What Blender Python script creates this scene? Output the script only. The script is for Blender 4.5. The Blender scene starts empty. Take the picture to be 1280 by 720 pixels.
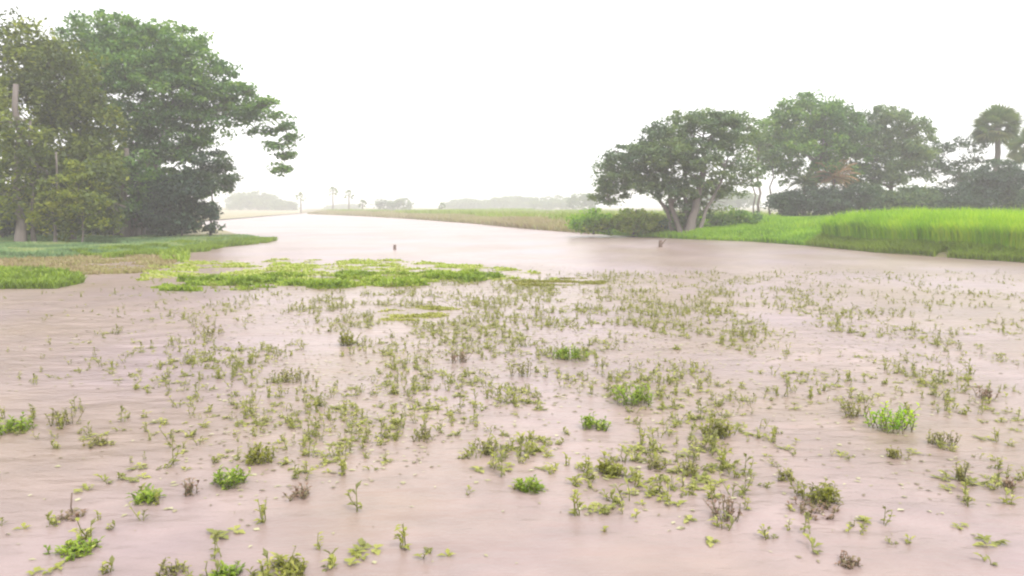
import bpy, math, random
import numpy as np
from mathutils import Vector

R = math.radians
rng = np.random.default_rng(7)
random.seed(7)
C = bpy.context.scene.collection
S = bpy.context.scene

# ------------------------------------------------------------------ camera
FPX = 995.0                       # focal length in pixels of the 1280 px wide photograph
HOR = 257.0                       # row of the horizon
EYE = 2.5
PITCH = math.atan((360 - HOR) / FPX)
cd = bpy.data.cameras.new('camera'); cam = bpy.data.objects.new('camera', cd); C.objects.link(cam)
cd.sensor_width = 36; cd.lens = 36 * FPX / 1280
cd.clip_start = 0.05; cd.clip_end = 6000
cam.location = (0, 0, EYE); cam.rotation_euler = (R(90) - PITCH, 0, 0)
S.camera = cam

# ------------------------------------------------------------------ sky, sun, exposure
SUN_EL, SUN_AZ = R(52), R(150)    # azimuth from +Y towards +X
w = bpy.data.worlds.new('World'); S.world = w; w.use_nodes = True
nt = w.node_tree; nt.nodes.clear()
sky = nt.nodes.new('ShaderNodeTexSky'); sky.sky_type = 'NISHITA'; sky.sun_disc = False
sky.sun_elevation = SUN_EL; sky.sun_rotation = SUN_AZ
sky.air_density = 1.0; sky.dust_density = 4.0; sky.ozone_density = 1.0
mixs = nt.nodes.new('ShaderNodeMix'); mixs.data_type = 'RGBA'; mixs.inputs[0].default_value = 0.88
mixs.inputs['B'].default_value = (10.6, 10.45, 10.5, 1)       # the even overcast veil
bg = nt.nodes.new('ShaderNodeBackground'); bg.inputs[1].default_value = 0.10
wo = nt.nodes.new('ShaderNodeOutputWorld')
nt.links.new(sky.outputs[0], mixs.inputs['A']); nt.links.new(mixs.outputs['Result'], bg.inputs[0]); nt.links.new(bg.outputs[0], wo.inputs[0])
sd = bpy.data.lights.new('sun', 'SUN'); sd.energy = 1.5; sd.angle = R(14); sd.color = (1.0, 0.96, 0.9)
sun = bpy.data.objects.new('sun', sd); C.objects.link(sun)
sdir = Vector((math.sin(SUN_AZ) * math.cos(SUN_EL), math.cos(SUN_AZ) * math.cos(SUN_EL), math.sin(SUN_EL)))
sun.rotation_euler = sdir.to_track_quat('Z', 'Y').to_euler(); sun.location = (0, 0, 40)
S.view_settings.view_transform = 'Standard'; S.view_settings.look = 'None'
S.view_settings.exposure = 1.03; S.view_settings.gamma = 1
S.view_settings.use_curve_mapping = False
S.cycles.volume_bounces = 2
S.cycles.max_bounces = 8
S.cycles.transparent_max_bounces = 8
S.cycles.filter_width = 2.2

# ------------------------------------------------------------------ placing
cp, sp = math.cos(PITCH), math.sin(PITCH)
def ray(px, py):
    dx = (px - 640) / FPX; dy = (360 - py) / FPX
    return Vector((dx, cp + dy * sp, -sp + dy * cp))
def at(px, py, Y):
    d = ray(px, py); t = Y / d.y
    return Vector((d.x * t, Y, EYE + d.z * t))
def ground(px, py, z=0.0):
    d = ray(px, py); t = (z - EYE) / d.z
    return Vector((d.x * t, d.y * t, z))
def to_px(x, y, z):
    """vectorised: world -> photograph pixel"""
    zz = z - EYE
    f = y * cp - zz * sp; u = y * sp + zz * cp
    return 640 + FPX * x / f, 360 - FPX * u / f

def vnoise(x, y, seed=0):
    """smooth value noise 0..1"""
    xi = np.floor(x).astype(np.int64); yi = np.floor(y).astype(np.int64)
    fx = x - xi; fy = y - yi; fx = fx*fx*(3-2*fx); fy = fy*fy*(3-2*fy)
    def h(a, b):
        n = (a * 374761393 + b * 668265263 + seed * 974634777) & 0xffffffff
        n = ((n ^ (n >> 13)) * 1274126177) & 0xffffffff
        return ((n ^ (n >> 16)) & 0xffff) / 65535.0
    return (h(xi, yi)*(1-fx) + h(xi+1, yi)*fx)*(1-fy) + (h(xi, yi+1)*(1-fx) + h(xi+1, yi+1)*fx)*fy
def fbm(x, y, seed=0):
    return (vnoise(x, y, seed) + .5*vnoise(2*x, 2*y, seed+1) + .25*vnoise(4*x, 4*y, seed+2)) / 1.75

# ------------------------------------------------------------------ materials
def lin(c):
    return tuple(((v/12.92) if v <= .04045 else ((v+.055)/1.055)**2.4) for v in c) + (1,)
MATS = {}
def leaf_mat(name, cols, trans=0.38, rough=0.55, transcol=None):
    """cols: list of base colours run through by the per-leaf 'tint' attribute"""
    m = bpy.data.materials.new(name); m.use_nodes = True; n = m.node_tree; n.nodes.clear()
    at_ = n.nodes.new('ShaderNodeAttribute'); at_.attribute_name = 'tint'
    cr = n.nodes.new('ShaderNodeValToRGB')
    els = cr.color_ramp.elements
    while len(els) < len(cols): els.new(0.5)
    for i, c in enumerate(cols):
        els[i].position = i / (len(cols)-1); els[i].color = (*c, 1)
    pr = n.nodes.new('ShaderNodeBsdfPrincipled'); pr.inputs['Roughness'].default_value = rough
    pr.inputs['Specular IOR Level'].default_value = 0.35
    tr = n.nodes.new('ShaderNodeBsdfTranslucent')
    mx = n.nodes.new('ShaderNodeMixShader'); mx.inputs[0].default_value = trans
    out = n.nodes.new('ShaderNodeOutputMaterial')
    n.links.new(at_.outputs['Fac'], cr.inputs[0])
    n.links.new(cr.outputs[0], pr.inputs['Base Color'])
    hs = n.nodes.new('ShaderNodeHueSaturation'); hs.inputs['Saturation'].default_value = 1.15; hs.inputs['Value'].default_value = 1.5
    n.links.new(cr.outputs[0], hs.inputs['Color']); n.links.new(hs.outputs[0], tr.inputs[0])
    n.links.new(pr.outputs[0], mx.inputs[1]); n.links.new(tr.outputs[0], mx.inputs[2]); n.links.new(mx.outputs[0], out.inputs[0])
    MATS[name] = m; return m
def rough_mat(name, c1, c2, scale, bump=0.3, rough=0.9, stretch=(1,1,1)):
    m = bpy.data.materials.new(name); m.use_nodes = True; n = m.node_tree
    pr = n.nodes['Principled BSDF']; pr.inputs['Roughness'].default_value = rough
    tc = n.nodes.new('ShaderNodeTexCoord'); mp = n.nodes.new('ShaderNodeMapping'); mp.inputs['Scale'].default_value = stretch
    no = n.nodes.new('ShaderNodeTexNoise'); no.inputs['Scale'].default_value = scale; no.inputs['Detail'].default_value = 6
    mx = n.nodes.new('ShaderNodeMix'); mx.data_type = 'RGBA'
    mx.inputs['A'].default_value = (*c1, 1); mx.inputs['B'].default_value = (*c2, 1)
    bp = n.nodes.new('ShaderNodeBump'); bp.inputs['Strength'].default_value = bump; bp.inputs['Distance'].default_value = 0.05
    n.links.new(tc.outputs['Object'], mp.inputs[0]); n.links.new(mp.outputs[0], no.inputs['Vector'])
    n.links.new(no.outputs['Fac'], mx.inputs[0]); n.links.new(mx.outputs['Result'], pr.inputs['Base Color'])
    n.links.new(no.outputs['Fac'], bp.inputs['Height']); n.links.new(bp.outputs[0], pr.inputs['Normal'])
    MATS[name] = m; return m

leaf_mat('leaf_green',  [(0.048, 0.109, 0.034), (0.093, 0.185, 0.042), (0.152, 0.264, 0.049), (0.24, 0.33, 0.065)])
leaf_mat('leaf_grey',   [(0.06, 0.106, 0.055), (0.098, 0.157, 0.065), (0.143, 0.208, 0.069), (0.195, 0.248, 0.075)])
leaf_mat('leaf_olive',  [(.050,.075,.020),(.105,.145,.024),(.190,.235,.026),(.310,.330,.036)])
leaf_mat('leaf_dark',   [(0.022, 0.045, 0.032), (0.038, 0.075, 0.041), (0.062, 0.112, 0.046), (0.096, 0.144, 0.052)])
leaf_mat('leaf_brown',  [(0.21, 0.143, 0.06), (0.336, 0.182, 0.09), (0.21, 0.195, 0.054), (0.364, 0.221, 0.108)])
leaf_mat('leaf_palm',   [(0.049, 0.09, 0.031), (0.077, 0.128, 0.035), (0.119, 0.165, 0.044), (0.168, 0.18, 0.055)])
leaf_mat('crop',        [(.100,.200,.012),(.190,.370,.008),(.290,.470,.010),(.430,.540,.030)], trans=.35)
leaf_mat('grass',       [(0.121, 0.162, 0.014), (0.165, 0.252, 0.017), (0.22, 0.3, 0.025), (0.308, 0.336, 0.042)], trans=.3)
leaf_mat('grass_blue',  [(.100,.160,.070),(.150,.250,.110),(.210,.310,.120),(.330,.360,.150)], trans=.3)
leaf_mat('grass_ochre', [(.240,.210,.110),(.300,.235,.130),(.260,.260,.090),(.360,.290,.160)], trans=.25)
leaf_mat('mat_green',   [(.110,.165,.022),(.180,.270,.024),(.260,.350,.034),(.430,.460,.150)], trans=.3)
leaf_mat('sprout',      [(.130,.130,.060),(.200,.215,.060),(.280,.300,.060),(.400,.400,.130)], trans=.3)
leaf_mat('clump_green', [(.120,.120,.030),(.175,.190,.030),(.235,.245,.040),(.320,.310,.080)], trans=.3)
leaf_mat('clump_olive', [(.120,.115,.045),(.170,.170,.045),(.230,.230,.050),(.290,.280,.090)], trans=.3)
leaf_mat('clump_brown', [(.150,.095,.065),(.210,.130,.090),(.170,.150,.070),(.280,.190,.140)], trans=.2)
leaf_mat('debris',      [(.160,.130,.080),(.260,.230,.130),(.360,.350,.190),(.480,.460,.300)], trans=.1)
rough_mat('bark', (.10,.085,.075), (.21,.18,.165), 3.0, .6, .9, (2,2,.35))
rough_mat('bark_pale', (.20,.175,.165), (.36,.32,.31), 3.0, .6, .9, (2,2,.35))
rough_mat('stem', (.09,.09,.04), (.16,.14,.07), 20.0, .1)
rough_mat('wood', (.09,.06,.045), (.18,.13,.10), 8.0, .5)
rough_mat('soil', (.13,.12,.06), (.19,.17,.08), 1.2, .5)
rough_mat('far_field', (.20,.19,.10), (.32,.27,.16), .12, .2)
rough_mat('bed', (.17,.13,.10), (.26,.20,.16), .6, .2)
rough_mat('feather', (.6,.58,.55), (.75,.73,.7), 10, .1)

def water_mat():
    m = bpy.data.materials.new('muddy_water'); m.use_nodes = True; n = m.node_tree
    pr = n.nodes['Principled BSDF']; L = n.links.new
    pr.inputs['IOR'].default_value = 1.33; pr.inputs['Roughness'].default_value = 0.31
    geo = n.nodes.new('ShaderNodeNewGeometry')
    # silt: broad patches of pinkish, lilac and tan mud held in the water
    def noise(scale, st, det=3, rot=0.0):
        mp = n.nodes.new('ShaderNodeMapping'); mp.inputs['Scale'].default_value = st; mp.inputs['Rotation'].default_value = (0,0,rot)
        no = n.nodes.new('ShaderNodeTexNoise'); no.inputs['Scale'].default_value = scale; no.inputs['Detail'].default_value = det
        L(geo.outputs['Position'], mp.inputs[0]); L(mp.outputs[0], no.inputs['Vector']); return no
    a = noise(.22, (1, .8, 1), 6); b = noise(2.6, (.6, .8, 1), 9); c = noise(.22, (1, 1, 1), 3, .5)
    r1 = n.nodes.new('ShaderNodeValToRGB'); r1.color_ramp.elements[0].position = .38; r1.color_ramp.elements[1].position = .62
    r1.color_ramp.elements[0].color = (.232,.172,.134,1); r1.color_ramp.elements[1].color = (.292,.222,.203,1)
    r2 = n.nodes.new('ShaderNodeValToRGB'); r2.color_ramp.elements[0].position = .40; r2.color_ramp.elements[1].position = .66
    r2.color_ramp.elements[0].color = (1,1,1,1); r2.color_ramp.elements[1].color = (.93,.93,1.07,1)
    mu = n.nodes.new('ShaderNodeMix'); mu.data_type = 'RGBA'; mu.blend_type = 'MULTIPLY'; mu.inputs[0].default_value = 1
    L(a.outputs['Fac'], r1.inputs[0]); L(c.outputs['Fac'], r2.inputs[0])
    L(r1.outputs[0], mu.inputs['A']); L(r2.outputs[0], mu.inputs['B'])
    hv = n.nodes.new('ShaderNodeHueSaturation')
    mr = n.nodes.new('ShaderNodeMapRange'); mr.inputs['To Min'].default_value = .70; mr.inputs['To Max'].default_value = 1.30
    L(b.outputs['Fac'], mr.inputs[0]); L(mr.outputs[0], hv.inputs['Value']); L(mu.outputs['Result'], hv.inputs['Color'])
    L(hv.outputs[0], pr.inputs['Base Color'])
    # ripples in three sizes, ruffled more in some patches than others
    n1 = noise(7.0, (.5, 1.0, 1), 7, .12); n2 = noise(2.0, (.4, 1.0, 1), 2, -.1); n3 = noise(.10, (.25, 1.0, 1), 2)
    ad = n.nodes.new('ShaderNodeMath'); ad.operation = 'MULTIPLY_ADD'; ad.inputs[1].default_value = 2.2
    L(n2.outputs['Fac'], ad.inputs[0]); L(n1.outputs['Fac'], ad.inputs[2])
    m3 = n.nodes.new('ShaderNodeMapRange'); m3.inputs['From Min'].default_value = .35; m3.inputs['From Max'].default_value = .65
    m3.inputs['To Min'].default_value = .25; m3.inputs['To Max'].default_value = 1.0
    L(n3.outputs['Fac'], m3.inputs[0])
    bp = n.nodes.new('ShaderNodeBump'); bp.inputs['Distance'].default_value = .046
    L(m3.outputs[0], bp.inputs['Strength']); L(ad.outputs[0], bp.inputs['Height']); L(bp.outputs[0], pr.inputs['Normal'])
    return m
MATS['water'] = water_mat()

# ------------------------------------------------------------------ mesh helpers
def mesh_obj(name, V, F, mat, parent=None, tint=None, smooth=False):
    me = bpy.data.meshes.new(name)
    V = np.asarray(V, dtype=np.float32)
    if isinstance(F, np.ndarray):
        k = F.shape[1]
        me.vertices.add(len(V)); me.vertices.foreach_set('co', V.ravel())
        me.loops.add(F.size); me.loops.foreach_set('vertex_index', F.astype(np.int32).ravel())
        me.polygons.add(len(F)); me.polygons.foreach_set('loop_start', np.arange(0, F.size, k, dtype=np.int32))
        me.update(calc_edges=True)
    else:
        me.from_pydata(V.tolist(), [], F)
    if tint is not None:
        a = me.attributes.new('tint', 'FLOAT', 'FACE'); a.data.foreach_set('value', np.asarray(tint, dtype=np.float32))
    if smooth:
        me.polygons.foreach_set('use_smooth', np.ones(len(me.polygons), dtype=bool))
    me.materials.append(MATS[mat]); me.validate()
    o = bpy.data.objects.new(name, me); C.objects.link(o)
    if parent is not None: o.parent = parent
    return o
def tag(o, label=None, cat=None, group=None, kind=None):
    if label: o['label'] = label
    if cat: o['category'] = cat
    if group: o['group'] = group
    if kind: o['kind'] = kind
    return o
def empty(name, loc, label, cat, group=None):
    o = bpy.data.objects.new(name, None); C.objects.link(o); o.location = loc; o.empty_display_size = .3
    return tag(o, label, cat, group)

class Acc:
    """collects faces for one mesh"""
    def __init__(s): s.V = []; s.F = []; s.T = []
    def tube(s, pts, rad, sides=7, t=.5, cap=True):
        b = len(s.V); n = len(pts)
        for i, p in enumerate(pts):
            d = (Vector(pts[min(i+1, n-1)]) - Vector(pts[max(i-1, 0)]))
            d = d.normalized() if d.length > 1e-9 else Vector((0,0,1))
            u = d.cross(Vector((0.13, 1, .07))).normalized(); v = d.cross(u)
            for k in range(sides):
                a = 2*math.pi*k/sides
                q = Vector(p) + (u*math.cos(a) + v*math.sin(a)) * rad[i]
                s.V.append(tuple(q))
        for i in range(n-1):
            for k in range(sides):
                k2 = (k+1) % sides
                s.F.append((b+i*sides+k, b+i*sides+k2, b+(i+1)*sides+k2, b+(i+1)*sides+k)); s.T.append(t)
        if cap:
            s.F.append(tuple(b+(n-1)*sides+k for k in range(sides))); s.T.append(t)
    def leaf(s, p, d, up, ln, wd, t, fold=.25):
        """folded pointed leaf from p along d"""
        d = Vector(d).normalized(); side = d.cross(Vector(up))
        side = side.normalized() if side.length > 1e-6 else Vector((1,0,0))
        nn = side.cross(d)
        b = len(s.V); p = Vector(p)
        m = p + d*ln*.5
        s.V += [tuple(p), tuple(m + side*wd/2 + nn*wd*fold), tuple(m - side*wd/2 + nn*wd*fold),
                tuple(p + d*ln - Vector((0,0,ln*.12))), tuple(m)]
        s.F += [(b, b+4, b+1), (b, b+2, b+4), (b+4, b+3, b+1), (b+4, b+2, b+3)]; s.T += [t]*4
    def make(s, name, mat, parent=None, smooth=False):
        return mesh_obj(name, s.V, s.F, mat, parent, s.T, smooth)

def crook(p0, p1, n, wob, r0, r1, sag=0.0):
    """a bent limb path with tapering radii"""
    p0 = Vector(p0); p1 = Vector(p1); L = (p1-p0).length
    pts = []; rad = []
    off = [Vector((random.uniform(-1,1), random.uniform(-1,1), random.uniform(-.6,.6))) * wob * L for _ in range(n+1)]
    for i in range(n+1):
        t = i/n
        q = p0.lerp(p1, t) + off[i]*math.sin(math.pi*t) + Vector((0,0, sag*L*math.sin(math.pi*t)))
        pts.append(q); rad.append(r0 + (r1-r0)*t**.8)
    return pts, rad

def leaf_cloud(centres, rads, n_each, size, tints, up=.5, droop=0.0):
    """many small leaf quads around each centre. centres (k,3), rads (k,3)"""
    k = len(centres); N = k*n_each
    ci = np.repeat(np.arange(k), n_each)
    d = rng.normal(size=(N,3)); d /= np.linalg.norm(d, axis=1)[:,None]
    r = rng.random(N)**(1/2.2)
    P = centres[ci] + d*r[:,None]*rads[ci]
    if droop: P[:,2] -= droop*rng.random(N)**2
    nrm = rng.normal(size=(N,3)); nrm[:,2] = np.abs(nrm[:,2]) + up; nrm /= np.linalg.norm(nrm, axis=1)[:,None]
    a = np.cross(nrm, rng.normal(size=(N,3))); a /= np.linalg.norm(a, axis=1)[:,None]
    b = np.cross(nrm, a)
    s = size*(.6+.8*rng.random(N))[:,None]
    V = np.stack([P - a*s*.6, P + b*s*.32, P + a*s*.6 - nrm*s*.12, P - b*s*.32], axis=1).reshape(-1,3)
    F = np.arange(4*N).reshape(-1,4)
    T = np.clip(tints[ci] + rng.normal(0,.17,N), 0, 1)
    return V, F, T

# ------------------------------------------------------------------ tree builder
def crown_clusters(blobs, Y, spacing, base, flat=.6, inner=.35):
    """blobs: (px,py,rx,ry,dY[,fill]) in photo pixels at depth Y -> cluster centres"""
    out = []; sizes = []
    for bl in blobs:
        px, py, rx, ry, dY = bl[:5]; fill = bl[5] if len(bl) > 5 else 1.0
        c = np.array(at(px, py, Y+dY)); m = (Y+dY)/FPX
        a, cc = rx*m, ry*m; b = max(a*.85, cc*.8)
        area = 4*math.pi*(((a*b)**1.6+(a*cc)**1.6+(b*cc)**1.6)/3)**(1/1.6)
        n = max(5, int(fill*area/spacing**2))
        d = rng.normal(size=(n,3)); d /= np.linalg.norm(d,axis=1)[:,None]
        d[:,2] = np.where((d[:,2] < -.35) & (rng.random(n) < .5), -d[:,2], d[:,2])
        r = np.where(rng.random(n) < inner, rng.uniform(.3,.8,n), rng.uniform(.8,1.08,n))
        P = c + d*r[:,None]*np.array([a,b,cc])
        P[:,2] += rng.normal(0, .12*spacing, n)
        s = spacing*rng.uniform(.45,1.05,n)
        out.append(P); sizes.append(s)
    P = np.concatenate(out); s = np.concatenate(sizes)
    rad = np.stack([s, s, s*flat], axis=1)
    keep = P[:,2] > .25
    return P[keep], rad[keep]

def tree(name, label, cat, basepx, Y, gz, r0, fork, blobs, mat, spacing=.95, n_each=60, size=.26, bark='bark',
         trunks=None, group=None, flat=.6, droop=0.0, inner=.35, up=.5, limbs=True, sides=8, tintbias=0.0):
    base = at(basepx, HOR, Y); base.z = gz
    root = empty(name, base, label, cat, group)
    inv = -base
    P, rad = crown_clusters(blobs, Y, spacing, base, flat, inner)
    zmin, zmax = P[:,2].min(), P[:,2].max()
    tn = .15 + .5*rng.random(len(P)) + .45*(fbm(P[:,0]*.25+9, P[:,2]*.25+P[:,1]*.1, 3)-.5)*2 + tintbias
    V, F, T = leaf_cloud(P, rad, n_each, size, tn, up, droop)
    V = V - np.array(base)
    # trunk(s)
    specs = trunks or [(basepx, 0, basepx + 3, fork, 1.0)]
    tops = []
    for (tx, tdy, topx, topy, k) in specs:
        tr = Acc()
        p0 = at(tx, HOR, Y+tdy); p0.z = gz - .25
        p1 = at(topx, topy, Y+tdy)
        pts, rr = crook(p0 - base, p1 - base, 7, .035, r0*k, r0*k*.55)
        rr[0] *= 1.5; rr[1] *= 1.12
        if len(specs) == 1:
            # root flare: a few buttress ridges reaching out at the foot
            for q in range(5):
                a = q*1.26 + .4
                e = Vector(pts[0]) + Vector((math.cos(a), math.sin(a), 0))*r0*k*2.0 + Vector((0,0,.1))
                tr.tube([Vector(pts[1]), (Vector(pts[1])+e)*.5, e], [r0*k*.5, r0*k*.4, r0*k*.12], 5)
        tr.tube(pts, rr, sides); tops.append((Vector(pts[-1]), r0*k*.6, [Vector(p) for p in pts]))
        tr.make('trunk', bark, root, True)
    ends = []
    if limbs:
        for bl in blobs:
            c = at(bl[0], bl[1]+bl[3]*.25, Y+bl[4]) - base
            tp = min(tops, key=lambda t: (t[0]-c).length)
            st = tp[0] if c.z > tp[0].z*.8 else min(tp[2], key=lambda q: (q-c).length + 2*max(0, q.z-c.z))
            rl = tp[1]*.75
            if ends and bl[2] <= 30:
                e_ = min(ends, key=lambda q: (q[0]-c).length)
                if (e_[0]-c).length < (st-c).length: st = e_[0]; rl = e_[1]
            L = Acc(); pts, rr = crook(st, c, 6, .07, rl, rl*.3, .06); L.tube(pts, rr, 6); ends.append((Vector(pts[-1]), max(.03, rl*.3)))
            m = (Y+bl[4])/FPX
            for q in range(6):
                i0 = random.choice([2,3,4,5,6]); d = Vector((random.uniform(-1,1)*bl[2]*m, random.uniform(-1,1)*bl[2]*m*.8, random.uniform(-.3,.95)*bl[3]*m))
                p2, r2 = crook(pts[i0], c + d*.9, 4, .1, rr[i0]*.55, .025, .05); L.tube(p2, r2, 4)
            L.make('limb', bark, root, True)
    mesh_obj('crown', V, F, mat, root, T)
    return root

# ------------------------------------------------------------------ the setting: bed, water, land
def sheet(name, pts, z, mat):
    return tag(mesh_obj(name, [(x, y, z) for x, y in pts], [tuple(range(len(pts)))], mat), kind='structure')
sheet('ground', [(-1500,-300),(1500,-300),(1500,1600),(-1500,1600)], -.6, 'bed')
sheet('water', [(-1499,-299),(1499,-299),(1499,1599),(-1499,1599)], 0, 'water')

def bank(name, shore_px, back, top, mat, slope=1.6, seed=1, n_sub=5):
    """raised land: a shoreline given by photo pixels on the water, a slope and a rolling top; back = outer polygon"""
    sh = []
    for i in range(len(shore_px)-1):
        a = ground(*shore_px[i]); b = ground(*shore_px[i+1])
        for k in range(n_sub):
            sh.append(a.lerp(b, k/n_sub))
    sh.append(ground(*shore_px[-1]))
    n = len(sh); V = []; F = []
    rows = [(-.35, -.12), (0, -.01), (.35*slope, top*.55), (slope, top*.9), (2.2*slope, top)]
    cx = sum(b[0] for b in back)/len(back); cy = sum(b[1] for b in back)/len(back)
    for j, (off, z) in enumerate(rows):
        for i, p in enumerate(sh):
            t = (sh[min(i+1,n-1)] - sh[max(i-1,0)]).normalized()
            nn = Vector((-t.y, t.x, 0))
            if nn.dot(Vector((cx, cy, 0)) - p) < 0: nn = -nn
            jit = .35*slope*(vnoise(np.array([p.x*.35]), np.array([p.y*.35]), seed)[0]-.5)
            q = p + nn*(off + jit + (.0 if j != 1 else 0))
            V.append((q.x, q.y, z + (.08*(random.random()-.5) if 1 < j < 4 else 0)))
    for j in range(len(rows)-1):
        for i in range(n-1):
            F.append((j*n+i, j*n+i+1, (j+1)*n+i+1, (j+1)*n+i))
    b0 = len(V); last = (len(rows)-1)*n
    for (x, y) in back: V.append((x, y, top))
    F.append(tuple(range(last, last+n)) + tuple(range(b0+len(back)-1, b0-1, -1)))
    return tag(mesh_obj(name, V, F, mat), kind='structure')

RB = [(1500,352),(1400,342),(1280,328),(1200,323),(1100,316),(1000,306),(940,302),(860,299),(800,296),(740,292),(660,286),(600,280),(520,274),(450,270),(395,267.3),(372,264.5),(385,261.5)]
e = ground(385, 267.5)
bank('right_bank', RB, [(170,22),(1480,22),(1480,1590),(-120,1590)], .45, 'soil')
LB = [(-420,338),(-200,330),(0,325),(100,321),(200,316),(235,309),(290,304),(322,299),(300,293),(270,286),(240,279),(238,270),(262,264),(300,261.2)]
bank('left_bank', LB, [(-260,1590),(-1480,1590),(-1480,28)], .14, 'far_field', seed=5)

# ------------------------------------------------------------------ blade fields
def blades(name, X, Yy, Z, H, W, mat, lean=.25, tint=None, facing=None):
    N = len(X)
    P = np.stack([X, Yy, Z], axis=1)
    a = rng.uniform(0, 2*np.pi, N); s = np.stack([np.cos(a), np.sin(a), np.zeros(N)], axis=1)
    l = rng.normal(0, lean, (N,2)); l = np.concatenate([l, np.zeros((N,1))], axis=1)*H[:,None]
    up = np.array([0,0,1.0])
    w_ = W[:,None]
    m = P + l*.35 + up*H[:,None]*.6; t = P + l + up*H[:,None]*(1-.15*rng.random(N))[:,None]
    V = np.stack([P - s*w_*.4, P + s*w_*.4, m + s*w_*.5, m - s*w_*.5, t + s*w_*.08, t - s*w_*.08], axis=1).reshape(-1,3)
    i = np.arange(N)*6
    F = np.stack([np.stack([i,i+1,i+2,i+3],axis=1), np.stack([i+3,i+2,i+4,i+5],axis=1)], axis=1).reshape(-1,4)
    T = rng.random(N) if tint is None else np.clip(tint + rng.normal(0,.16,N), 0, 1)
    return mesh_obj(name, V, F, mat, None, np.repeat(T, 2))

def px_poly_mask(X, Yy, poly):
    """points inside a polygon drawn on the water plane through photo pixels"""
    px, py = to_px(X, Yy, np.zeros_like(X))
    inside = np.zeros(len(X), bool); n = len(poly)
    for i in range(n):
        x1, y1 = poly[i]; x2, y2 = poly[(i+1) % n]
        c = ((y1 > py) != (y2 > py)) & (px < (x2-x1)*(py-y1)/((y2-y1) or 1e-9) + x1)
        inside ^= c
    return inside

def shore_dist_pts(shore_px, n, dmin, dmax, power=1.0):
    """random points inland of a shoreline"""
    sh = [ground(*p) for p in shore_px]
    seg = [(a, b, (b-a).length) for a, b in zip(sh[:-1], sh[1:])]
    L = np.array([s[2] for s in seg]); pr = L/L.sum()
    idx = rng.choice(len(seg), n, p=pr); t = rng.random(n); d = dmin + (dmax-dmin)*rng.random(n)**power
    A = np.array([seg[i][0] for i in idx]); B = np.array([seg[i][1] for i in idx])
    D = B-A; D /= np.linalg.norm(D, axis=1)[:,None]
    N = np.stack([D[:,1], -D[:,0]], axis=1)              # to the right of travel
    P = A + (B-A)*t[:,None]
    return P[:,0] + N[:,0]*d, P[:,1] + N[:,1]*d, d

# tall bright crop on the right bank (shoreline travels right -> left, land on its right-hand side)
CR = [(1400,342),(1280,328),(1200,323),(1100,316),(1010,307)]
x, y, d = shore_dist_pts(CR, 110000, .9, 26, 1.7)
px, _ = to_px(x, y, np.zeros_like(x))
edge = 990 + 12*fbm(y*.4, x*.1, 2)
k = (px > edge)
x, y, d = x[k], y[k], d[k]
h = (1.10 + .7*fbm(x*.35, y*.35, 5) + .35*fbm(x*1.6, y*1.6, 15) + .4*rng.random(len(x))**2)*np.clip(.5 + d*.25, .5, 1)
px = px[k]; h *= np.clip(.6 + (px-990)/50, .55, 1)
tag(blades('crop_field', x, y, np.full(len(x), .38), h, rng.uniform(.03,.07,len(x)), 'crop', .16, -.05+.6*fbm(x*.4, y*.4, 8)+.5*fbm(x*1.3, y*1.3, 18)),
    'dense bright green standing crop on the right bank in front of the trees', 'crop', kind='stuff')
# rough darker weeds down the slope to the water
x, y, d = shore_dist_pts(CR, 30000, -.15, 2.6)
k = fbm(x*.9, y*.9, 4) > .28; x, y, d = x[k], y[k], d[k]
h = .3 + .5*fbm(x*.5, y*.5, 6)*np.clip(d+.4, .3, 1)
tag(blades('bank_weeds', x, y, np.clip(d*.22,0,.4), h, rng.uniform(.03,.07,len(x)), 'grass', .35, .05+.55*fbm(x*.3, y*.3, 9)),
    'rough dull green weeds on the slope between the crop and the water', 'weeds', kind='stuff')
# grass round the foot of the spreading tree
GR = [(1010,307),(940,302),(860,299),(800,296),(740,292)]
x, y, d = shore_dist_pts(GR, 52000, -.1, 22, 1.5)
px, _ = to_px(x, y, np.zeros_like(x)); k = (px < 1035) & ((px > 725) | (d < 8)); x, y, d = x[k], y[k], d[k]
h = (.2 + .55*fbm(x*.5, y*.5, 3)**1.5 + np.clip((d-3)*.15,0,.75)*(.4+fbm(x*.2+4, y*.2, 13)))
tag(blades('bank_grass', x, y, np.clip(d*.25,0,.42), h, rng.uniform(.03,.08,len(x)), 'crop', .25, .05+.75*fbm(x*.35, y*.35, 7)),
    'bright green grass and low scrub around the foot of the spreading tree', 'grass', kind='stuff')
# far bank running off to the left
FR = [(740,292),(660,286),(600,280),(520,274),(450,270),(385,267.5)]
x, y, d = shore_dist_pts(FR, 60000, -.2, 40, 1.7)
h = .35 + .7*fbm(x*.1, y*.1, 3)
tag(blades('far_bank_grass', x, y, np.clip(d*.2,0,.42), h, rng.uniform(.06,.14,len(x)), 'grass_ochre', .3, .2+.7*fbm(x*.08, y*.08, 7)),
    'low ochre and green grass along the far river bank', 'grass', kind='stuff')
x, y, d = shore_dist_pts(FR, 22000, 4, 60, 1.2)
k = fbm(x*.06, y*.06, 21) > .42; x, y = x[k], y[k]
tag(blades('far_bank_scrub', x, y, np.full(len(x), .42), .6 + 1.1*fbm(x*.07, y*.07, 3), rng.uniform(.08,.18,len(x)), 'grass', .3, .1+.7*fbm(x*.05, y*.05, 7)),
    'taller green scrub growing behind the far river bank', 'scrub', kind='stuff')

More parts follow.
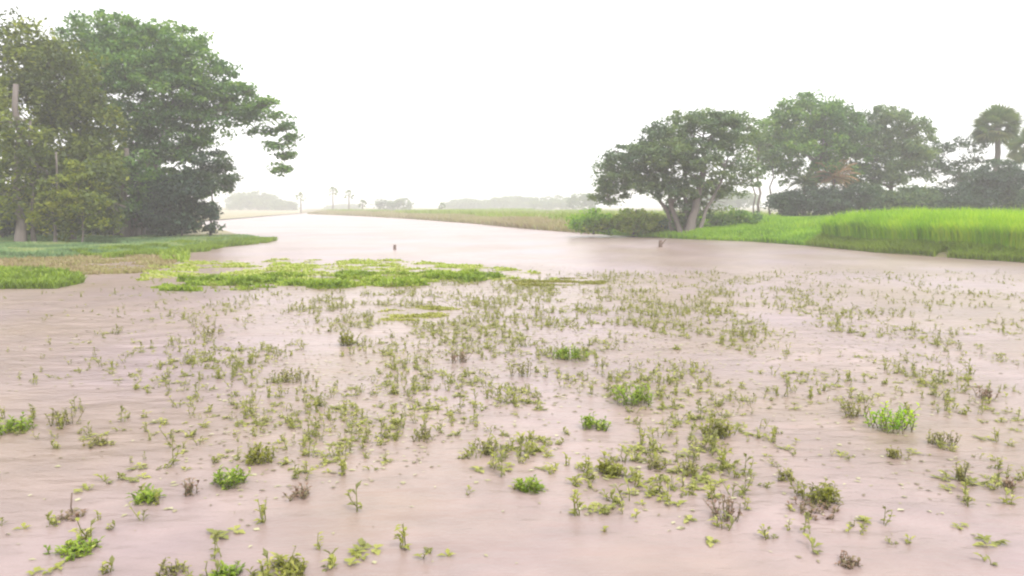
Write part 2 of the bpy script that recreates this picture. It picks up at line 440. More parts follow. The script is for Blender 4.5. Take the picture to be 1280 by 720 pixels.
# a ragged water's edge all round the left bank
x, y, d = shore_dist_pts([(308,300.5),(290,304),(235,309),(200,316),(100,321)], 26000, -2.2, 1.2, 1.0)
k = fbm(x*1.1, y*1.1, 23) > .42; x, y, d = x[k], y[k], d[k]
tag(blades('edge_grass', x, y, np.clip(d*.15,-.02,.11), .1+.35*fbm(x*.8, y*.8, 3), rng.uniform(.03,.07,len(x)), 'mat_green', .4, -.1+.8*fbm(x*.6, y*.6, 17)),
    'ragged tufts of grass along the water edge of the left bank', 'grass', kind='stuff')
# left bank: bluish grass, yellow-green fringe, ochre marsh
LR = [(322,299),(290,304),(235,309),(200,316),(100,321),(0,325),(-200,330)]
x, y, d = shore_dist_pts(LR, 60000, -.2, 17, 1.2)
px, _ = to_px(x, y, np.zeros_like(x)); k = px > -60; x, y, d = x[k], y[k], d[k]
tag(blades('bank_grass', x, y, np.clip(d*.15,0,.11), .12+.3*fbm(x*.4, y*.4, 3), rng.uniform(.03,.07,len(x)), 'grass_blue', .3, -.25+1.4*fbm(x*.5, y*.8, 17)),
    'cool green grass on the low bank under the left trees', 'grass', kind='stuff')

FL = [(322,299),(300,293),(270,286),(240,279),(238,270),(262,264),(300,261.2)]
x, y, d = shore_dist_pts(FL[3:][::-1], 60000, -.8, 22, 1.8)
tag(blades('far_bank_grass', x, y, np.clip(d*.12,0,.11), .35+.6*fbm(x*.1, y*.1, 3), rng.uniform(.08,.18,len(x)), 'grass_ochre', .3, .3+.7*fbm(x*.06, y*.06, 27)),
    'pale hazy grass on the far left bank beyond the left grove', 'grass', kind='stuff')

def patch(name, label, cat, poly, n, thr, hh, ww, mat, seed, scale=.5, lean=.4, tb=.1, tg=.7):
    pts = np.array([tuple(ground(*p))[:2] for p in poly]); lo = pts.min(0); hi = pts.max(0)
    x = rng.uniform(lo[0], hi[0], n); y = rng.uniform(lo[1], hi[1], n)
    k = px_poly_mask(x, y, poly); x, y = x[k], y[k]
    f = fbm(x*scale, y*scale*1.6, seed); k = f + .18*(rng.random(len(x))-.5) > thr; x, y, f = x[k], y[k], f[k]
    h = (hh[0] + (hh[1]-hh[0])*rng.random(len(x)))*np.clip((f-thr)*5+.45, .4, 1.15)
    o = blades(name, x, y, np.full(len(x), -.02), h, rng.uniform(ww[0], ww[1], len(x)), mat, lean, tb + tg*fbm(x*1.3, y*1.3, seed+9))
    return tag(o, label, cat, kind='stuff')
patch('marsh_grass', 'ochre and yellow green marsh grass in front of the left bank', 'grass',
      [(-60,345),(-60,322),(60,322),(200,316),(225,322),(215,334),(170,342),(90,344)], 52000, .43, (.05,.18), (.03,.08), 'grass_ochre', 31, .9)
patch('reed_patch', 'bright green grass patch at the left edge of the water', 'grass',
      [(-60,362),(-60,341),(60,340),(100,346),(104,354),(70,361)], 24000, .36, (.10,.30), (.03,.07), 'mat_green', 41, 1.1, .4, -.2, .9)
patch('fringe_grass', 'yellow green fringe of grass running out from the left bank', 'grass',
      [(195,318),(205,306),(250,296),(310,297),(326,301),(300,306),(240,312),(235,328),(205,330)], 26000, .42, (.08,.35), (.04,.08), 'mat_green', 43, 1.0)
patch('floating_weed', 'sparse yellow green floating weed behind the bright mat', 'weed',
      [(170,352),(190,330),(250,326),(380,324),(520,326),(620,334),(680,342),(700,350),(620,353),(300,356)], 60000, .54, (.03,.12), (.05,.11), 'mat_green', 51, 1.1, .6, .65, .35)
patch('hyacinth_mat', 'long bright green floating weed mat across the middle of the water', 'weed mat',
      [(180,363),(225,351),(300,348),(420,344),(540,341),(590,342),(635,346),(600,352),(520,358),(400,362),(260,365)], 80000, .52, (.06,.24), (.05,.11), 'mat_green', 61, .9, .45, 0, .85)
patch('weed_streak', 'thin olive floating weed streak at the right end of the bright mat', 'weed',
      [(640,353),(690,347),(752,349),(760,355),(720,358),(650,358)], 12000, .56, (.03,.08), (.05,.1), 'clump_olive', 66, 1.1, .5, .4, .5)
patch('floating_weed', 'flat yellow green weed film just below the bright mat', 'weed',
      [(455,402),(470,390),(520,382),(580,384),(560,396),(520,401)], 5000, .5, (.02,.07), (.03,.07), 'sprout', 71, 1.6, .7, .5, .4)

# ------------------------------------------------------------------ trees on the left
tree('broadleaf_tree', 'tall yellowish olive tree at the left edge with hanging foliage', 'tree', 22, 52, .25, .42, 170,
     [(20,60,58,38,0),(75,95,52,40,-1),(20,140,70,45,-1),(100,150,48,42,0),(70,205,62,45,-1.5),(115,205,36,40,-.5),(70,250,45,30,-1.5),(-60,110,60,60,1),(-30,215,50,45,0),(48,215,20,40,-4.5,.9),(2,240,18,40,-5,.9),(30,175,16,24,-4.6,.8),(128,225,20,36,-3,.9),(70,270,30,18,-4,.9),(138,262,20,24,-2.5,.9),(5,150,14,22,-5,.6)],
     'leaf_olive', 1.05, 58, .26, 'bark', [(22,-4.6,20,105,.62),(-6,1.5,-10,130,.7),(40,-4.2,38,150,.3),(66,-4.4,70,190,.22),(88,.5,86,170,.4)], droop=.9, tintbias=.02)
tree('spreading_tree', 'large green domed tree with a long branch reaching right over the water', 'tree', 155, 60, .28, .46, 175,
     [(140,52,62,32,0),(205,70,62,38,1),(110,95,60,45,3),(170,110,72,42,-1),(240,105,50,42,0),(262,145,42,38,0),(200,160,60,36,0),
      (150,190,50,36,1.5),(125,225,40,34,2),(185,232,36,30,1.5),(178,215,18,26,-3,.8),(140,215,14,22,-3.5,.7),(192,258,26,26,-2.5,.9),(168,268,22,22,-3.2,.8),(230,240,34,34,0,.9),(232,185,34,28,0,.8),(292,118,28,12,0,.8),(284,140,22,12,.5,.7),(316,140,18,8,.5,.6),(336,132,14,6,.2,.6),(322,130,22,8,-.5,.7),(304,150,22,9,0,.6),(342,147,18,7,0,.7),(356,162,16,7,.3,.7),(330,166,18,5,.6,.6),(364,178,9,7,0,.6),(346,182,10,5,-.4,.6),(358,196,7,6,0,.5),(352,212,7,5,0,.5)],
     'leaf_green', 1.0, 62, .25, 'bark', [(155,-2.6,158,185,.62),(166,-2.2,172,195,.4),(168,.8,205,150,.6),(146,1,128,150,.55),(177,-.4,182,190,.3)], flat=.5)
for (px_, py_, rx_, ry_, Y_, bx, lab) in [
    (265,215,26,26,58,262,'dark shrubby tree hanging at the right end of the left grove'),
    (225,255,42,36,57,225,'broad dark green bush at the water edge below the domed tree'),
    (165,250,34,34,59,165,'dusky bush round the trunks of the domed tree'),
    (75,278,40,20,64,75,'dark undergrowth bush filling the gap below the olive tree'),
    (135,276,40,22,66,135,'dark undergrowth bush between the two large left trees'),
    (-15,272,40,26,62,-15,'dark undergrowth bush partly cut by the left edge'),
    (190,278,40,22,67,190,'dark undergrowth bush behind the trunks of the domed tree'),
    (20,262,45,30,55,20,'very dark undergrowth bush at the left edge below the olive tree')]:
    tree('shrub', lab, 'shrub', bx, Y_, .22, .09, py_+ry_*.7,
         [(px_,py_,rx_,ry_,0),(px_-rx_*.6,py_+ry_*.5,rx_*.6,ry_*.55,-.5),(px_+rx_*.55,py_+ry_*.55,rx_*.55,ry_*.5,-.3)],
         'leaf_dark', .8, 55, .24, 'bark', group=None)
tree('shrub', 'low bright olive bush below the olive tree near the left edge', 'shrub', 100, 47.5, .22, .07, 262,
     [(98,235,22,36,0),(112,262,24,22,-.5),(85,262,16,20,-.3)], 'leaf_olive', .7, 46, .22, tintbias=.45)

# ------------------------------------------------------------------ trees on the right
tree('spreading_tree', 'wide spreading tree leaning over the water at the left of the right grove', 'tree', 862, 61, .25, .30, 215,
     [(880,158,48,20,0),(835,172,34,22,0),(915,165,36,22,1),(795,200,36,22,0),(768,222,28,22,0),(850,195,44,22,-1),(905,195,38,20,0,.7),
      (880,225,34,20,0,.8),(930,212,22,12,1,.6),(800,235,22,14,-.5,.7),(758,245,18,16,0,.8),(835,235,24,12,0,.7),(862,258,28,20,1.5,.9),(845,278,20,14,1.5,.8),(805,222,32,22,.5,.9),(835,208,34,22,.5,.8),(890,246,26,16,.5,.8),(925,232,22,15,.5,.7),(845,246,28,14,-.5,.7),(765,240,24,18,.5,.8),(878,276,18,14,1,.7)],
     'leaf_grey', .8, 55, .2, 'bark', [(862,0,880,205,1.3),(845,.9,815,215,.6),(852,.4,830,205,.75),(870,-.3,905,215,.55),(858,.6,858,200,.6)], flat=.5)
tree('broadleaf_tree', 'tallest rounded tree in the middle of the right grove', 'tree', 1018, 82, .42, .36, 205,
     [(1015,142,42,24,0),(985,165,38,26,0),(1045,165,38,26,0),(1010,190,48,26,-1),(960,180,28,22,1),(1060,195,30,24,1),(975,212,30,20,0,.8),(1035,222,34,20,0,.8)],
     'leaf_green', 1.0, 55, .27, flat=.6)
tree('broadleaf_tree', 'rounded grey green tree right of the tallest one in the right grove', 'tree', 1112, 84, .42, .34, 215,
     [(1105,158,36,22,0),(1140,170,28,22,0),(1085,185,36,26,0),(1125,200,40,26,0),(1150,205,22,22,0),(1100,225,36,22,0)],
     'leaf_grey', 1.0, 55, .27, flat=.6)
tree('slender_tree', 'slim pale trunked tree in the gap beside the wide spreading tree', 'tree', 950, 80, .42, .16, 190,
     [(948,180,18,14,0,.7),(958,200,14,12,0,.6),(940,196,12,10,0,.5)], 'leaf_grey', .9, 45, .22, trunks=[(950,0,948,178,1),(944,.5,940,190,.6),(962,1,966,195,.7)])
tree('open_tree', 'thin open crowned tree between the grey green tree and the fan palms', 'tree', 1200, 86, .42, .2, 225,
     [(1180,190,20,14,0,.6),(1210,182,22,14,0,.6),(1190,215,26,16,0,.6),(1222,205,18,14,1,.6),(1165,208,16,14,0,.6),(1205,232,26,14,0,.8)],
     'leaf_dark', .95, 45, .24, flat=.6)
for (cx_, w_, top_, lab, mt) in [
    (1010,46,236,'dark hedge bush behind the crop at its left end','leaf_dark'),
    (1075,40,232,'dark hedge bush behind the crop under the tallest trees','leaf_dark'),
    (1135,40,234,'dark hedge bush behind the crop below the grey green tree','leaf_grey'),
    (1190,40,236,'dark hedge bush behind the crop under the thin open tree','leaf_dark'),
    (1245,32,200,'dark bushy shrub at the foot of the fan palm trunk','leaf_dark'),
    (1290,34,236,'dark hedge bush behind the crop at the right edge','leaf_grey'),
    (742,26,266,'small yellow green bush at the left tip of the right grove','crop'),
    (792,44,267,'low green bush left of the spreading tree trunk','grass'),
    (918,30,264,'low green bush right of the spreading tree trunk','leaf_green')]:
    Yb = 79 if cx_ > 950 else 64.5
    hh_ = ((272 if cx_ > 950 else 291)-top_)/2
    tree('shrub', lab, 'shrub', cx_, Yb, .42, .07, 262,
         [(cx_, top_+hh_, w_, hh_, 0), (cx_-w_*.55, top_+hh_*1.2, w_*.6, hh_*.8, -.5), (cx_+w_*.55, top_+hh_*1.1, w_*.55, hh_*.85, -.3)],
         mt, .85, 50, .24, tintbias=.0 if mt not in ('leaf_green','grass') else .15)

def fan_palm(name, label, px_, top_, crown_px, Y, gz, lean=0, group=None, trunk_r=.2, n=26, bark='bark', petiole=1.0):
    base = at(px_-lean, HOR, Y); base.z = gz
    root = empty(name, base, label, 'palm', group)
    top = at(px_, top_, Y) - base; r = crown_px*Y/FPX
    pts, rr = crook((0,0,-.3), top, 8, .012, trunk_r*1.5, trunk_r)
    A = Acc(); A.tube(pts, rr, 9); A.make('trunk', bark, root, True)
    for q in range(n):
        B = Acc()
        a = q*2.399 + random.uniform(-.3,.3); el = R(85) - R(125)*(q/(n-1))**.8 + random.uniform(-.15,.15)
        d = Vector((math.cos(a)*math.cos(el), math.sin(a)*math.cos(el), math.sin(el)))
        st = top; hub = top + d*r*.5*petiole
        B.tube([st, hub], [.035, .02], 4, .3)
        side = d.cross(Vector((0,0,1))).normalized(); nn = side.cross(d)
        tw = random.uniform(-.9,.9); side, nn = side*math.cos(tw)+nn*math.sin(tw), nn*math.cos(tw)-side*math.sin(tw)
        t = random.uniform(.1,.9)
        for j in range(15):
            f = R(-95 + 190*j/14)
            dd = d*math.cos(f) + side*math.sin(f) + nn*.12*math.cos(f*2)
            L = r*.55*(1-.25*abs(f)/R(95))
            B.leaf(hub, dd, nn, L, L*.17, min(1,max(0,t+random.uniform(-.15,.15))), .1)
        B.make('frond', 'leaf_palm', root)
    return root
fan_palm('fan_palm', 'tall fan palm with a round head above the right grove', 1247, 160, 36, 84, .42, 0, n=54, trunk_r=.26, petiole=.8)
fan_palm('fan_palm', 'second fan palm cut by the right edge of the photo', 1290, 184, 32, 86, .42, 18, n=36, bark='bark_pale')

def feather_palm(name, label, px_, top_, rpx, Y, gz, mat, n=26, lean=0, nl=18):
    base = at(px_-lean, HOR, Y); base.z = gz
    root = empty(name, base, label, 'palm')
    top = at(px_, top_, Y) - base; r = rpx*Y/FPX
    A = Acc(); pts, rr = crook((0,0,-.3), top, 6, .02, .22, .15); A.tube(pts, rr, 8); A.make('trunk', 'bark', root, True)
    for q in range(n):
        B = Acc(); a = q*2.399; el = R(75 - 95*(q/(n-1)))
        h = Vector((math.cos(a), math.sin(a), 0)); p = top.copy(); sp_ = []
        for j in range(9):
            e = el - R(75)*(j/8)**1.4
            sp_.append(p.copy()); p = p + (h*math.cos(e) + Vector((0,0,math.sin(e))))*r/8
        B.tube(sp_, [.04-.0035*j for j in range(9)], 3, .4)
        side = h.cross(Vector((0,0,1))); t = random.random()
        for j in range(nl):
            u = .8 + 7.1*j/nl; i = int(u); q0 = sp_[i].lerp(sp_[min(i+1,8)], u-i)
            for s_ in (-1,1):
                ll = r*.28*math.sin(math.pi*(.15+.8*j/nl))
                B.leaf(q0, side*s_*.9 + h*.55 - Vector((0,0,.25)), (0,0,1), ll, .11, min(1,max(0,t+random.uniform(-.15,.15))), .1)
        B.make('frond', mat, root)
    return root
feather_palm('feather_palm', 'bushy palm with dry reddish brown fronds in front of the tallest tree', 1042, 222, 34, 80.5, .42, 'leaf_brown', 30)
feather_palm('feather_palm', 'small olive palm left of the brown fronded palm', 1005, 228, 24, 80.2, .42, 'leaf_palm', 22)

# ------------------------------------------------------------------ far, hazy things
for (px_, top_, r_, Y_, lab) in [
    (376,248,9,270,'leftmost of the small hazy palms on the far bank'),
    (416,240,8,275,'tallest of the small hazy palms on the far bank'),
    (436,244,8,262,'hazy palm just right of the tallest one on the far bank'),
    (453,255,7,255,'short dark hazy palm on the far bank'),
    (552,258,6,240,'short rounded hazy palm nearest the middle of the far bank')]:
    fan_palm('distant_palm', lab, px_, top_, r_, Y_, .42, 0, 'hazy palms on the far bank', .22, 14)
for i, (px_, cy_, rx_, ry_, Y_, lab) in enumerate([
    (318,254,34,13,420,'hazy low wood edge tree group beside the left grove on the skyline'),
    (356,258,16,7,400,'small hazy tree right of the low hazy mass'),
    (482,256,12,6,330,'hazy tree between the far palms, left one of a pair'),
    (503,256,11,7,335,'hazy tree between the far palms, right one of a pair'),
    (585,256,30,6,470,'pale flat hazy tree behind the middle of the far bank'),
    (640,254,34,8,480,'pale wide hazy tree behind the middle right of the far bank'),
    (690,254,26,8,430,'pale hazy tree just left of the right grove'),
    (728,252,18,10,330,'hazy tree touching the left tip of the right grove'),
    (905,250,40,10,300,'hazy tree seen under the crown of the spreading tree'),
    (430,260,24,4,520,'palest low tree far behind the hazy palms')]):
    tree('distant_tree', lab, 'tree', px_, Y_, .42, .25, cy_+ry_*.3,
         [(px_,cy_,rx_,ry_,0),(px_-rx_*.5,cy_+ry_*.3,rx_*.5,ry_*.7,-2),(px_+rx_*.5,cy_+ry_*.35,rx_*.5,ry_*.65,-2)],
         'leaf_grey', 2.6, 45, .75, group='hazy trees on the skyline', limbs=False, sides=5)

# ------------------------------------------------------------------ stumps and stakes out in the water
def stake(label, px_, py_, h, r, name='wooden_stake', lean=.1):
    b = ground(px_, py_)
    A = Acc(); pts, rr = crook((0,0,-.4), (lean*h, .05*h, h), 5, .03, r, r*.7); A.tube(pts, rr, 8)
    if r > .12: A.tube([Vector(pts[3]), Vector(pts[3]) + Vector((r*2.2, 0, r*2.5))], [r*.45, r*.25], 5)
    o = A.make(name, 'wood', None, True); o.location = b
    return tag(o, label, 'stake')
stake('brown stump standing in the water before the spreading tree', 825, 309, .42, .15, 'tree_stump')
stake('short dark post standing alone in the water left of centre', 493, 312, .28, .11, 'tree_stump')
stake('thin dark stick leaning up near the bottom left', 88, 642, .17, .008)

# ------------------------------------------------------------------ weeds standing in the water
def weed(nst, h, spread, leaves, ln, wd, lean=.25, tb=.2, tr=.7):
    st = Acc(); lf = Acc()
    for s in range(nst):
        a = random.uniform(0, 2*math.pi); r = spread*random.random()**.6
        p0 = Vector((r*math.cos(a), r*math.sin(a), -.04)); hh = h*random.uniform(.55, 1.1)
        p1 = p0 + Vector((random.gauss(0, lean)*hh, random.gauss(0, lean)*hh, hh))
        pts, rr = crook(p0, p1, 3, .06, .006, .0025); st.tube(pts, rr, 3, .3, False)
        t0 = tb + tr*random.random()
        for q in range(leaves):
            u = .25 + .75*(q+random.random())/leaves; u = min(u, .999)
            i = int(u*3); p = Vector(pts[i]).lerp(Vector(pts[i+1]), u*3-i)
            b = random.uniform(0, 2*math.pi); e = random.uniform(.0, 1.0)
            d = (math.cos(b)*math.cos(e), math.sin(b)*math.cos(e), math.sin(e))
            lf.leaf(p, d, (0,0,1), ln*random.uniform(.6,1.2), wd*random.uniform(.6,1.1), min(1,max(0,t0+random.gauss(0,.12))))
    return st, lf

def join(st, lf):
    b = len(st.V); A = Acc(); A.V = st.V + lf.V; A.F = st.F + [tuple(i+b for i in f) for f in lf.F]; A.T = [.3]*len(st.F) + lf.T
    return A
sprout_meshes = []
NST = []
for i in range(14):
    NST.append(random.choice([1,1,2,2,3]))
    A = join(*weed(NST[-1], random.uniform(.08,.20), .04, random.choice([3,4,5]), random.uniform(.045,.08), random.uniform(.026,.045), tb=.1, tr=.8))
    if i % 5 == 1:       # floating rosettes with leaves lying on the water
        A = Acc(); NST[-1] = 0
        for c_ in range(random.choice([2,3,4])):
            cx_, cy_ = random.gauss(0,.03), random.gauss(0,.03); t0 = random.uniform(.25,.9)
            for q in range(random.choice([4,5,7])):
                a_ = random.uniform(0,6.28); e_ = random.uniform(-.02,.45)
                A.leaf((cx_,cy_,.008), (math.cos(a_)*math.cos(e_), math.sin(a_)*math.cos(e_), math.sin(e_)), (0,0,1), random.uniform(.04,.09), random.uniform(.03,.05), t0, .12)
    sprout_meshes.append((np.array(A.V), A.F, A.T))

# where sprouts stand (photo pixels of the water surface): centre, radii, weight
DENS = [(560,430,230,70,1.0),(620,470,260,90,.8),(820,470,180,80,.8),(740,570,160,50,.8),(450,500,170,80,.6),(1000,480,160,60,.55),
        (1200,500,120,80,.8),(1215,590,90,50,.7),(1080,640,140,50,.35),(300,460,130,60,.55),(290,580,100,50,.55),(120,540,140,60,.4),
        (100,640,120,60,.3),(350,700,160,30,.5),(880,600,120,60,.45),(500,560,140,60,.4),(1050,380,250,50,.25),(700,390,300,40,.5),(380,610,80,50,.4)]
def dens(px, py):
    v = np.zeros_like(px)
    for cx, cy, rx, ry, w_ in DENS:
        v += w_*np.exp(-((px-cx)/rx)**2 - ((py-cy)/ry)**2)
    return v
def scatter(n, y0, y1):
    """points on the water in view, thinned by the density map and by patchy noise"""
    Y = np.sqrt(rng.uniform(y0**2, y1**2, n)); X = rng.uniform(-.72, .72, n)*Y
    px, py = to_px(X, Y, np.zeros_like(X))
    d = dens(px, py)*np.clip(fbm(X*1.2, Y*.9, 77)*4.2-1.5, 0, 1.7)
    return X, Y, rng.random(n) < d*.75
X, Y, k = scatter(36000, 5.0, 30); X, Y = X[k], Y[k]
o_ = np.argsort(np.hypot(X, Y)); X, Y = X[o_], Y[o_]
print('sprouts', len(X))
NI = min(285, len(X))
SG = 'small weed sprouts standing in the near water'
protos = []
for (V_, F_, T_) in sprout_meshes:
    protos.append(mesh_obj('weed_sprout', V_, F_, 'sprout', None, T_))
used = set(); sprouts = []
for i in range(NI):
    j = i % len(protos)
    o = protos[j] if j not in used else protos[j].copy()
    if j in used: C.objects.link(o)
    used.add(j)
    o.location = (X[i], Y[i], 0); o.rotation_euler = (0, 0, random.uniform(0, 6.28)); sc = random.uniform(.7, 1.35); o.scale = (sc, sc, sc)
    sprouts.append((o, NST[j]))
def merged(name, label, cat, idx, smin, smax, mat, meshes):
    Vs = []; Fs = []; Ts = []; b = 0
    for i in idx:
        V_, F_, T_ = random.choice(meshes); a = random.uniform(0, 6.28); s = random.uniform(smin, smax)
        c, s_ = math.cos(a)*s, math.sin(a)*s
        P = np.stack([V_[:,0]*c - V_[:,1]*s_ + X[i], V_[:,0]*s_ + V_[:,1]*c + Y[i], V_[:,2]*s], axis=1)
        Vs.append(P); Fs += [tuple(q+b for q in f) for f in F_]; Ts += T_; b += len(P)
    return tag(mesh_obj(name, np.concatenate(Vs), Fs, mat, None, Ts), label, cat, kind='stuff')
merged('weed_sprouts_afar', 'countless tiny weed sprouts dotting the water farther out', 'sprouts', range(NI, len(X)), .45, 1.15, 'sprout', sprout_meshes)

# floating bits of leaf, twig and scum between the sprouts
n = 60000
Yf = np.sqrt(rng.uniform(5**2, 34**2, n)); Xf = rng.uniform(-.72,.72,n)*Yf
px, py = to_px(Xf, Yf, np.zeros_like(Xf))
k = rng.random(n) < np.clip((dens(px,py)+.06)*np.clip(fbm(Xf*.8+3, Yf*.8, 91)*3-.9, .03, 1), 0, 1)*.8
Xf, Yf = Xf[k], Yf[k]; n = len(Xf)
a = rng.uniform(0, 2*np.pi, n); s = rng.uniform(.01, .035, n)*(1+Yf*.02); asp = rng.uniform(.25,.8,n)
u = np.stack([np.cos(a), np.sin(a), np.zeros(n)], 1)*s[:,None]; v = np.stack([-np.sin(a), np.cos(a), np.zeros(n)], 1)*(s*asp)[:,None]
P = np.stack([Xf, Yf, np.full(n, .004)], 1); li = rng.uniform(0,.012,n)[:,None]*np.array([0,0,1.])
V = np.stack([P-u, P-v+li, P+u, P+v+li*.5], 1).reshape(-1,3)
tag(mesh_obj('floating_debris', V, np.arange(4*n).reshape(-1,4), 'debris', None, rng.random(n)),
    'scattered floating bits of leaf and twig on the brown water', 'debris', kind='stuff')

# the clumps that stand out, one by one: px, py of the foot, width px, height px, kind, label
CL = [
 (1113,536,46,38,'G','brightest green leafy clump on the right side of the water'),
 (1119,572,22,18,'o','small dark olive clump just below the brightest green clump'),
 (1072,520,30,28,'o','olive clump just left of the brightest green clump'),
 (896,546,30,30,'g','fresh green clump left of the brightest green clump, standing alone'),
 (790,505,46,32,'y','broad yellow green clump in the middle right of the water'),
 (715,448,44,18,'y','low yellow green clump above the middle of the water'),
 (762,592,30,24,'g','green tuft in the loose row below the middle of the water, left end'),
 (822,586,26,22,'o','olive tuft in the loose row below the middle of the water, middle'),
 (855,592,26,24,'o','olive tuft in the loose row below the middle of the water, right end'),
 (660,612,30,20,'y','pale yellow green tuft at the lower middle edge of the sprouts'),
 (1020,624,46,30,'g','green tuft rising above a reddish brown base at lower right'),
 (1015,640,60,18,'b','reddish brown withered weeds at the foot of a green tuft'),
 (908,648,26,44,'b','tall thin brownish weed clump at the lower centre right'),
 (1202,600,22,32,'o','dark olive upright clump near the right edge'),
 (1178,556,30,26,'o','dull olive clump above the dark upright one near the right edge'),
 (1260,608,16,18,'b','small dark brown tuft at the right edge'),
 (1232,498,24,20,'b','small brownish weed clump high on the right edge'),
 (1062,706,26,22,'b','brownish tuft near the bottom right corner region'),
 (985,600,24,20,'o','small dull clump left of the tuft with the reddish base'),
 (365,476,62,20,'o','wide low olive clump left of centre'),
 (262,418,34,16,'o','small olive clump high on the left part of the water'),
 (435,432,20,22,'g','small green clump left of centre below the floating mat'),
 (76,530,28,30,'o','dark olive clump near the left edge'),
 (16,538,40,20,'y','low yellow green clump at the left edge'),
 (118,556,26,16,'o','small loose tuft right of the dark olive clump at left'),
 (186,626,28,24,'y','yellow green tuft in the lower left water'),
 (238,618,14,28,'b','thin dark stems right of the yellow green tuft at lower left'),
 (288,604,40,26,'y','yellow green clump left of the lower middle'),
 (322,576,34,24,'g','green clump just above and right of a yellow green one at left'),
 (92,692,48,20,'y','pale low weed clump at the bottom left'),
 (214,716,34,24,'o','olive clump touching the bottom edge, leftmost of three'),
 (280,720,30,22,'y','yellowish clump touching the bottom edge, middle of three'),
 (352,720,60,24,'g','bright green clump touching the bottom edge, widest of three'),
 (612,566,26,22,'o','small dark olive tuft just below the middle of the water'),
 (570,452,34,20,'b','faint brownish weeds in the upper middle of the sprouts'),
 (650,470,24,26,'o','upright olive weeds right of the faint brownish ones'),
 (530,550,26,22,'o','loose olive tuft left of the middle of the water'),
 (375,620,30,20,'b','loose dull brown tuft in the lower left middle'),
 (96,645,30,14,'b','small dark weeds beside the thin leaning stick'),
 (745,535,30,20,'y','thin yellow green tuft below the broad one in the middle right'),
]
NICK = ['brightest green clump at right', 'dark clump below the brightest green clump', 'olive clump beside the brightest green clump', 'lone fresh green clump right of centre', 'broad yellow green clump near the centre', 'low yellow green clump in the upper middle', 'green tuft of the central row', 'middle olive tuft of the central row', 'right olive tuft of the central row', 'pale tuft at the lower middle', 'green tuft with the reddish base', 'reddish brown weeds at lower right', 'tall brownish clump at lower right', 'dark upright clump near the right edge', 'dull olive clump near the right edge', 'dark brown tuft at the right edge', 'brownish clump high on the right edge', 'brownish tuft at the bottom right', 'dull clump left of the reddish weeds', 'wide low olive clump at left', 'small olive clump at upper left', 'green clump below the floating mat', 'dark olive clump near the left edge', 'yellow green clump at the left edge', 'loose tuft near the left edge', 'yellow green tuft at lower left', 'thin dark stems at lower left', 'yellow green clump left of centre', 'green clump left of centre', 'pale low clump at bottom left', 'olive clump on the bottom edge', 'yellowish clump on the bottom edge', 'bright green clump on the bottom edge', 'dark olive tuft below the centre', 'faint brownish weeds above the centre', 'upright olive weeds above the centre', 'loose olive tuft left of the centre', 'dull brown tuft at the lower left', 'small dark weeds beside the stick', 'thin yellow green tuft near the centre']
assert len(NICK) == len(CL)
M_ = {'G':'crop','g':'clump_green','o':'clump_olive','y':'mat_green','b':'clump_brown'}
for (px_, py_, wp, hp, kd, lab) in CL:
    b = ground(px_, py_); m = b.y/FPX; ww = wp*m; h = hp*m
    nst = int(8 + wp*.6) if kd in 'gyG' else int(7 + wp*.4)
    st, lf = weed(nst, h*.85, ww*.55, 8 if kd in 'gyG' else 5, .075*(m/.009)**.5 if kd in 'gyG' else .055*(m/.009)**.5, .035*(m/.009)**.5, .28,
                  .1 if kd != 'y' else .0, .8)
    root = empty('weed_clump', b, lab, 'weed clump', 'weed clumps standing in the water')
    tag(st.make('stems', 'stem', root), kind='stuff'); tag(lf.make('leaves', M_[kd], root), kind='stuff')

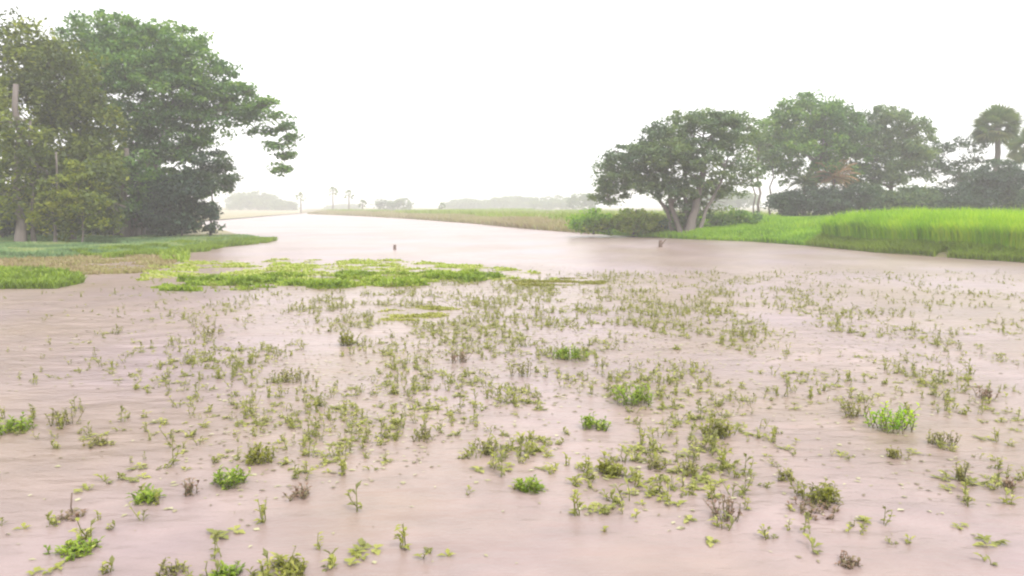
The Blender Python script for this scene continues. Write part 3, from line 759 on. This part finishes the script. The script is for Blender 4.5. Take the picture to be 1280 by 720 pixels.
# each sprout is told by its stems and its rank beside the nearest clump
ORD = ['nearest','second','third','fourth','fifth','sixth','seventh','eighth','ninth','tenth','eleventh','twelfth','thirteenth','fourteenth','fifteenth','sixteenth','seventeenth','eighteenth','nineteenth','twentieth'] + ['twenty '+q for q in ('first','second','third','fourth','fifth','sixth','seventh','eighth','ninth')] + ['thirtieth'] + ['thirty '+q for q in ('first','second','third','fourth','fifth','sixth','seventh','eighth','ninth')] + ['fortieth'] + [a_+q for a_ in ('forty ','fifty ','sixty ','seventy ') for q in ('first','second','third','fourth','fifth','sixth','seventh','eighth','ninth')]
spx, spy = to_px(X, Y, np.zeros_like(X))
cpx = np.array([c[0] for c in CL]); cpy = np.array([c[1] for c in CL])
D = np.hypot(spx[:,None]-cpx, (spy[:,None]-cpy)*1.3); near = D.argmin(1); dist = D.min(1)
def way(i):
    dx, dy = spx[i]-cpx[near[i]], spy[i]-cpy[near[i]]
    return ('right of' if dx > 0 else 'left of') if abs(dx) > abs(dy)*1.2 else ('in front of' if dy > 0 else 'behind')
ways = [way(i) for i in range(len(X))]; ranks = {}; cnt = {}
for i in np.argsort(dist):
    kk = (near[i], ways[i]); ranks[i] = cnt.get(kk, 0); cnt[kk] = ranks[i] + 1
for i, (o, ns) in enumerate(sprouts):
    st_ = {0:'low leafy rosette',1:'single stemmed sprout',2:'two stemmed sprout',3:'three stemmed sprout'}[ns]; r_ = ranks[i]
    lab = f"{st_}, {ORD[r_] if r_ < len(ORD) else 'outermost'} {ways[i]} the {NICK[near[i]]}"
    tag(o, lab, 'sprout', SG)

# ------------------------------------------------------------------ haze
V = [(x, y, z) for z in (-1.6, 21) for x, y in ((-1520,-320),(1520,-320),(1520,1620),(-1520,1620))]
F = [(0,3,2,1),(4,5,6,7),(0,1,5,4),(1,2,6,5),(2,3,7,6),(3,0,4,7)]
hm = bpy.data.materials.new('haze'); hm.use_nodes = True; hn = hm.node_tree; hn.nodes.clear()
pv = hn.nodes.new('ShaderNodeVolumePrincipled'); pv.inputs['Density'].default_value = .0018; pv.inputs['Color'].default_value = (.97,.97,.97,1)
pv.inputs['Anisotropy'].default_value = .2
ho = hn.nodes.new('ShaderNodeOutputMaterial'); hn.links.new(pv.outputs[0], ho.inputs['Volume'])
MATS['haze'] = hm
tag(mesh_obj('haze', V, F, 'haze'), 'pale humid haze filling the air over the whole scene', 'haze', kind='stuff')
